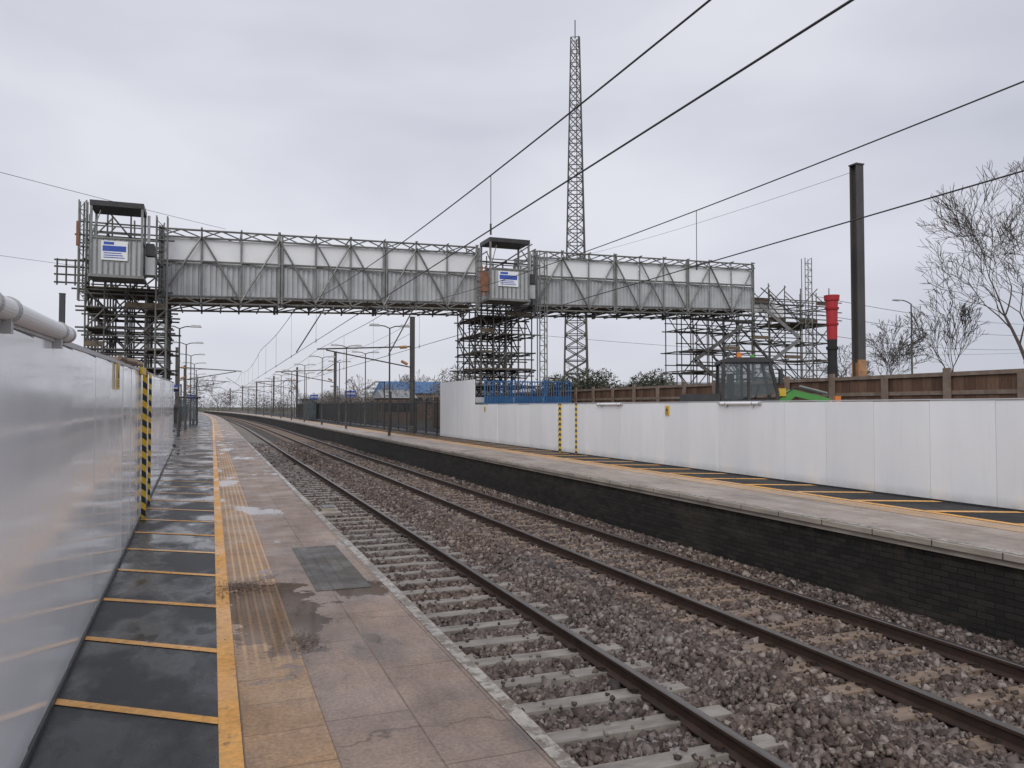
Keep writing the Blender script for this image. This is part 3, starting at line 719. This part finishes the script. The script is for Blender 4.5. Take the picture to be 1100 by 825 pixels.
# ------------------------------------------------------------ far platform furniture
b=MB(); y=41.
while y<200:
    x=bend(12.2,y); h=2.1
    b.box(x-.04,x+.04,y-.04,y+.04,0,h,0); x2=bend(12.2,y+2.5)
    for z in(.25,1.9): b.beam((x,y,z),(x2,y+2.5,z),.04,.05)
    if y<120:
        for k in range(1,12): b.beam((x+(x2-x)*k/12,y+2.5*k/12,.1),(x+(x2-x)*k/12,y+2.5*k/12,2.),.03,.02)
    y+=2.5
b.build('railing_fence',[M['black']])
b=MB(); y=36.
while y<200:
    x=bend(-3.2,y); x2=bend(-3.2,y+2.5); b.box(x-.04,x+.04,y-.04,y+.04,0,1.7,0)
    for z in(.25,1.5): b.beam((x,y,z),(x2,y+2.5,z),.04,.05)
    for k in range(1,10): b.beam((x+(x2-x)*k/10,y+2.5*k/10,.1),(x+(x2-x)*k/10,y+2.5*k/10,1.6),.03,.02)
    y+=2.5
b.build('railing_fence',[M['black']])
def shelter(x,y):
    x=bend(x,y); q=MB(); 
    for dx in(0,1.6):
        for dy in(0,2,4): q.box(x+dx-.04,x+dx+.04,y+dy-.04,y+dy+.04,0,2.4,0)
    q.box(x-.2,x+1.9,y-.2,y+4.2,2.4,2.52,0); q.box(x+1.6,x+1.63,y,y+4,.3,2.3,1); q.box(x,x+1.6,y,y+.03,.3,2.3,1); q.box(x+1.1,x+1.5,y+.4,y+3.6,.42,.48,0); q.box(x+1.2,x+1.25,y+.5,y+.6,0,.42,0); q.box(x+1.2,x+1.25,y+3.4,y+3.5,0,.42,0)
    q.build('waiting_shelter',[M['black'],M['cglass']])
shelter(10.2,96); shelter(-2.9,76)

# ------------------------------------------------------------ buildings
def shed(name,x0,x1,y0,y1,h,rh,mw,mr,nw=6):
    q=MB(); q.box(x0,x1,y0,y1,-.3,h,0); ym=(y0+y1)/2
    q.add([(x0-.3,y0-.3,h+.003),(x1+.3,y0-.3,h+.003),(x1+.3,y1+.3,h+.003),(x0-.3,y1+.3,h+.003),(x0-.3,ym,h+rh),(x1+.3,ym,h+rh)],[(0,1,5,4),(2,3,4,5),(0,4,3),(1,2,5)],1)
    for i in range(nw):
        c=x0+(x1-x0)*(i+.5)/nw; q.box(c-.7,c+.7,y0-.02,y0+.05,h-1.6,h-.6,2)
        q.box(x0-.02,x0+.05,y0+(y1-y0)*(i+.3)/nw,y0+(y1-y0)*(i+.7)/nw,h-1.6,h-.6,2)
    q.build(name,[mw,mr,M['glass']])
shed('industrial_building',50,84,78,92,3.6,1.2,M['bwall'],M['broof'],10)
shed('blue_roofed_building',24,33,112,122,3.6,1.9,M['brickhouse'],M['blue'],5)
shed('brick_building',18.5,22,88,94,2.6,1.0,M['brickhouse'],M['broof'],3)
shed('industrial_building',95,130,70,90,4.,1.6,M['bwall'],M['broof'],8)

# ------------------------------------------------------------ vegetation
def tree(x,y,h,seed,spread=1.,depth=7,rmin=.016,mat='bark',side=.55):
    rd=random.Random(seed); b=MB()
    def br(p,d,L,r,k):
        segs=3 if k>depth-3 else 2; 
        for i in range(segs):
            d=(d+Vector((rd.uniform(-1,1),rd.uniform(-1,1),rd.uniform(-.3,.6)))*.13).normalized(); q=p+d*L/segs; r2=max(rmin,r*.86)
            b.tube(p,q,max(rmin,r),0,7 if r>.08 else (4 if r>.03 else 3),r2,caps=False); p=q;r=r2
            if 1<k<depth and i<segs-1 and rd.random()<side: 
                dd=(d+Vector((rd.uniform(-1,1),rd.uniform(-1,1),rd.uniform(-.1,.7)))*.9).normalized(); br(p,dd,L*.62,r*.55,max(0,k-2))
        if k<=0: return
        n=3 if rd.random()<.25 else 2
        for i in range(n):
            a=rd.uniform(0,6.28); sp=rd.uniform(.35,.75)*spread
            o=d.orthogonal().normalized(); o.rotate(Matrix.Rotation(a,3,d))
            dd=(d+o*sp+Vector((0,0,.10))).normalized(); br(p,dd,L*rd.uniform(.68,.88),r*.72,k-1)
    br(Vector((x,y,-.3)),Vector((0,0,1)),h*.24,h*.014,depth)
    b.build('bare_tree',[M[mat]])
tree(60,41.5,23,3,1.15,8,.017,side=.7); tree(57.5,54,10.5,5,1.2,8,.018); tree(62.5,51,13.5,8,.8,7,.018,side=.8); tree(54.5,53,8.,15,1.3,7,.016); tree(72,44,20,31,1.1,8,.018)
def cloud(name,clumps,N,size,mat,thin=1.):
    C=np.array(clumps,float); w=C[:,3]*C[:,4]*C[:,5]; w=w**.6; w/=w.sum(); idx=rng.choice(len(C),N,p=w)
    d=rng.normal(size=(N,3)); d/=np.linalg.norm(d,axis=1)[:,None]; rr=rng.random(N)**.45
    P=C[idx,:3]+d*rr[:,None]*C[idx,3:6]; P[:,2]=np.maximum(P[:,2],-.2)
    a=rng.normal(size=(N,3)); a/=np.linalg.norm(a,axis=1)[:,None]; c=np.cross(a,rng.normal(size=(N,3))); c/=np.linalg.norm(c,axis=1)[:,None]
    s=size*rng.uniform(.6,1.4,N)[:,None]; V=np.stack([P-a*s,P+c*s*.35*thin,P+a*s,P-c*s*.35*thin],1).reshape(-1,3)
    me=bpy.data.meshes.new(name); me.vertices.add(N*4); me.vertices.foreach_set('co',V.reshape(-1).astype(np.float32)); me.loops.add(N*4); me.loops.foreach_set('vertex_index',np.arange(N*4,dtype=np.int32))
    me.polygons.add(N); me.polygons.foreach_set('loop_start',(np.arange(N)*4).astype(np.int32)); me.update(calc_edges=True); me.validate(); me.materials.append(mat)
    o=bpy.data.objects.new(name,me); S.collection.objects.link(o)
cl=[(22+i*1.4+random.uniform(-.5,.5),50+random.uniform(-1,1)+i*.3,2.0+random.random(),1.5,1.4,1.2+random.random()*1.2) for i in range(9)]
cloud('evergreen_hedge',cl,14000,.17,M['leaf'],.6)
cl=[]
for i in range(70):
    cl.append((19+random.uniform(0,14)+i*.1,62+i*3.,2.+random.uniform(-.5,1.5),2.5,2.5,2.+random.random()*1.6))
cloud('trackside_scrub',cl,38000,.28,M['twig'],.35)
cl=[]
for i in range(170):
    x=-190+i*2.6+random.uniform(-2,2); h=random.uniform(3.5,8.5); cl.append((x,385+random.uniform(-25,25)+.2*x,h*.55,5,4,h*.8))
for i in range(60): cl.append((-12-random.uniform(0,25),75+i*5,2.+random.random(),3,3,2.+random.random()*2.5))
for i in range(60): cl.append((40+i*4,150+random.uniform(-10,20)-i*.8,3,4,4,3.+random.random()*2))
cloud('distant_trees',cl,80000,.55,M['twig'],.4)
for tx,ty,th,sd in((26,150,9,21),(38,170,11,22),(20,210,11,23),(-6,230,12,24),(2,300,15,25),(-22,190,11,26),(48,190,12,27),(31,130,8,28)): tree(tx,ty,th,sd,1.2,6,.028,'barkfar')

# ------------------------------------------------------------ excavator
ex=empty('excavator'); b=MB(); 
for s in(-1,1):
    b.box(-1.2,1.2,s*.75-.2,s*.75+.2,.12,.62,1); b.tube((-1.2,s*.75-.2,.37),(-1.2,s*.75+.2,.37),.30,1,16); b.tube((1.2,s*.75-.2,.37),(1.2,s*.75+.2,.37),.30,1,16)
    for k in range(14): b.box(-1.3+k*.19,-1.2+k*.19,s*.75-.22,s*.75+.22,.62,.67,1); 
b.tube((0,0,.6),(0,0,.85),.5,1,16); b.box(-1.3,1.05,-.85,.85,.85,1.35,0); b.box(-1.4,-.5,-.85,.85,1.35,1.95,2); b.box(-.5,1.0,.3,.85,1.35,1.6,0)
b.build('undercarriage_and_body',[M['lime'],M['rubber'],M['black']],ex)
b=MB(); z0,z1=1.35,2.80; X0,X1,Y0,Y1=-.45,.95,-.82,.25
for y in(Y0,Y1):
    b.beam((X0,y,z0),(X0+.05,y,z1),.09,.09,0); b.beam((.25,y,z0),(.25,y,z1),.07,.07,0)
    b.beam((X1,y,z0),(X1+.06,y,z0+.6),.09,.09,0); b.beam((X1+.06,y,z0+.6),(X1-.14,y,z1),.08,.08,0)
    b.beam((X0,y,z0+.42),(X1+.04,y,z0+.42),.06,.06,0)
for x in(X0,X1-.1): b.beam((x,Y0,z1),(x,Y1,z1),.08,.08,0)
rf=[(X0-.05,z1),(X1-.05,z1),(X1-.07,z1+.07),(X1-.25,z1+.13),(X0+.2,z1+.13),(X0-.02,z1+.07)]
vs=[(x,Y0-.06,z) for x,z in rf]+[(x,Y1+.06,z) for x,z in rf]; n_=6
b.add(vs,[tuple(range(n_)),tuple(range(2*n_-1,n_-1,-1))]+[(i,n_+i,n_+(i+1)%n_,(i+1)%n_) for i in range(n_)],0)
b.box(X0,X1,Y0,Y1,z0,z0+.38,0)
gl=[(X0+.04,z0+.4),(X1+.04,z0+.6),(X1-.14,z1),(X0+.05,z1)]
for y in(Y0+.01,Y1-.01): b.add([(x,y,z) for x,z in gl],[(0,1,2,3)],1)
b.add([(X1+.05,Y0,z0+.6),(X1+.05,Y1,z0+.6),(X1-.15,Y1,z1),(X1-.15,Y0,z1)],[(0,1,2,3)],1); b.add([(X0+.02,Y0,z0+.4),(X0+.02,Y1,z0+.4),(X0+.04,Y1,z1),(X0+.04,Y0,z1)],[(0,1,2,3)],1)
b.box(-.15,.3,-.55,-.1,z0+.35,z0+.55,2); b.box(-.2,-.08,-.55,-.1,z0+.5,z0+1.15,2); b.tube((.5,-.3,z0+.4),(.62,-.3,z0+.85),.03,2,6)
b.tube((.1,-.3,z1+.13),(.1,-.3,z1+.29),.07,3,10); b.tube((.5,0,z1+.12),(.5,0,z1+.25),.06,4,10)
b.box(1.02,1.10,-1.05,-.85,2.2,2.6,0); b.tube((.95,-.82,2.5),(1.05,-.92,2.5),.015,0,5)
b.build('cab',[M['black'],M['cglass'],M['rubber'],M['orange'],M['lime']],ex)
b=MB()
b.beam((.9,.55,1.3),(1.7,.55,2.0),.22,.24,0); b.beam((1.7,.55,2.0),(2.7,.55,1.75),.18,.18,0); b.tube((1.,.55,1.15),(1.6,.55,1.7),.06,1,8); b.beam((2.7,.55,1.8),(2.5,.55,.7),.14,.18,2); b.tube((1.9,.55,2.18),(2.65,.55,1.98),.04,1,8)
b.box(2.2,2.8,.25,.85,.12,.7,3); b.box(1.25,1.5,.4,.7,1.9,2.12,2); b.box(2.85,3.0,.45,.65,1.5,1.9,4)
b.tube((1.0,.45,1.6),(1.75,.45,2.15),.02,3,6); b.tube((1.75,.45,2.15),(2.5,.45,1.95),.02,3,6)
b.build('boom_and_bucket',[M['lime'],M['steel2'],M['yel'],M['black'],M['orange']],ex)
ex.location=(13.6,17.9,0); ex.rotation_euler[2]=math.radians(-28)

# ------------------------------------------------------------ red / black chute
b=MB(); x,y=20.2,21.1
segs=[(0,2.6,.15,1),(2.6,3.0,.17,1),(3.0,3.6,.155,1),(3.6,3.7,.2,1),(3.7,3.95,.16,1),(3.95,4.45,.17,0),(4.45,4.52,.21,0),(4.52,5.0,.185,0),(5.0,5.07,.23,0),(5.07,5.32,.20,0),(5.32,5.5,.25,0)]
for a,c,r,m in segs: b.tube((x,y,a),(x,y,c),r,m,18,r*1.06)
b.box(x-.4,x+.4,y-.4,y+.4,-.2,.3,1)
b.build('red_rubble_chute',[M['red'],M['rubber']])
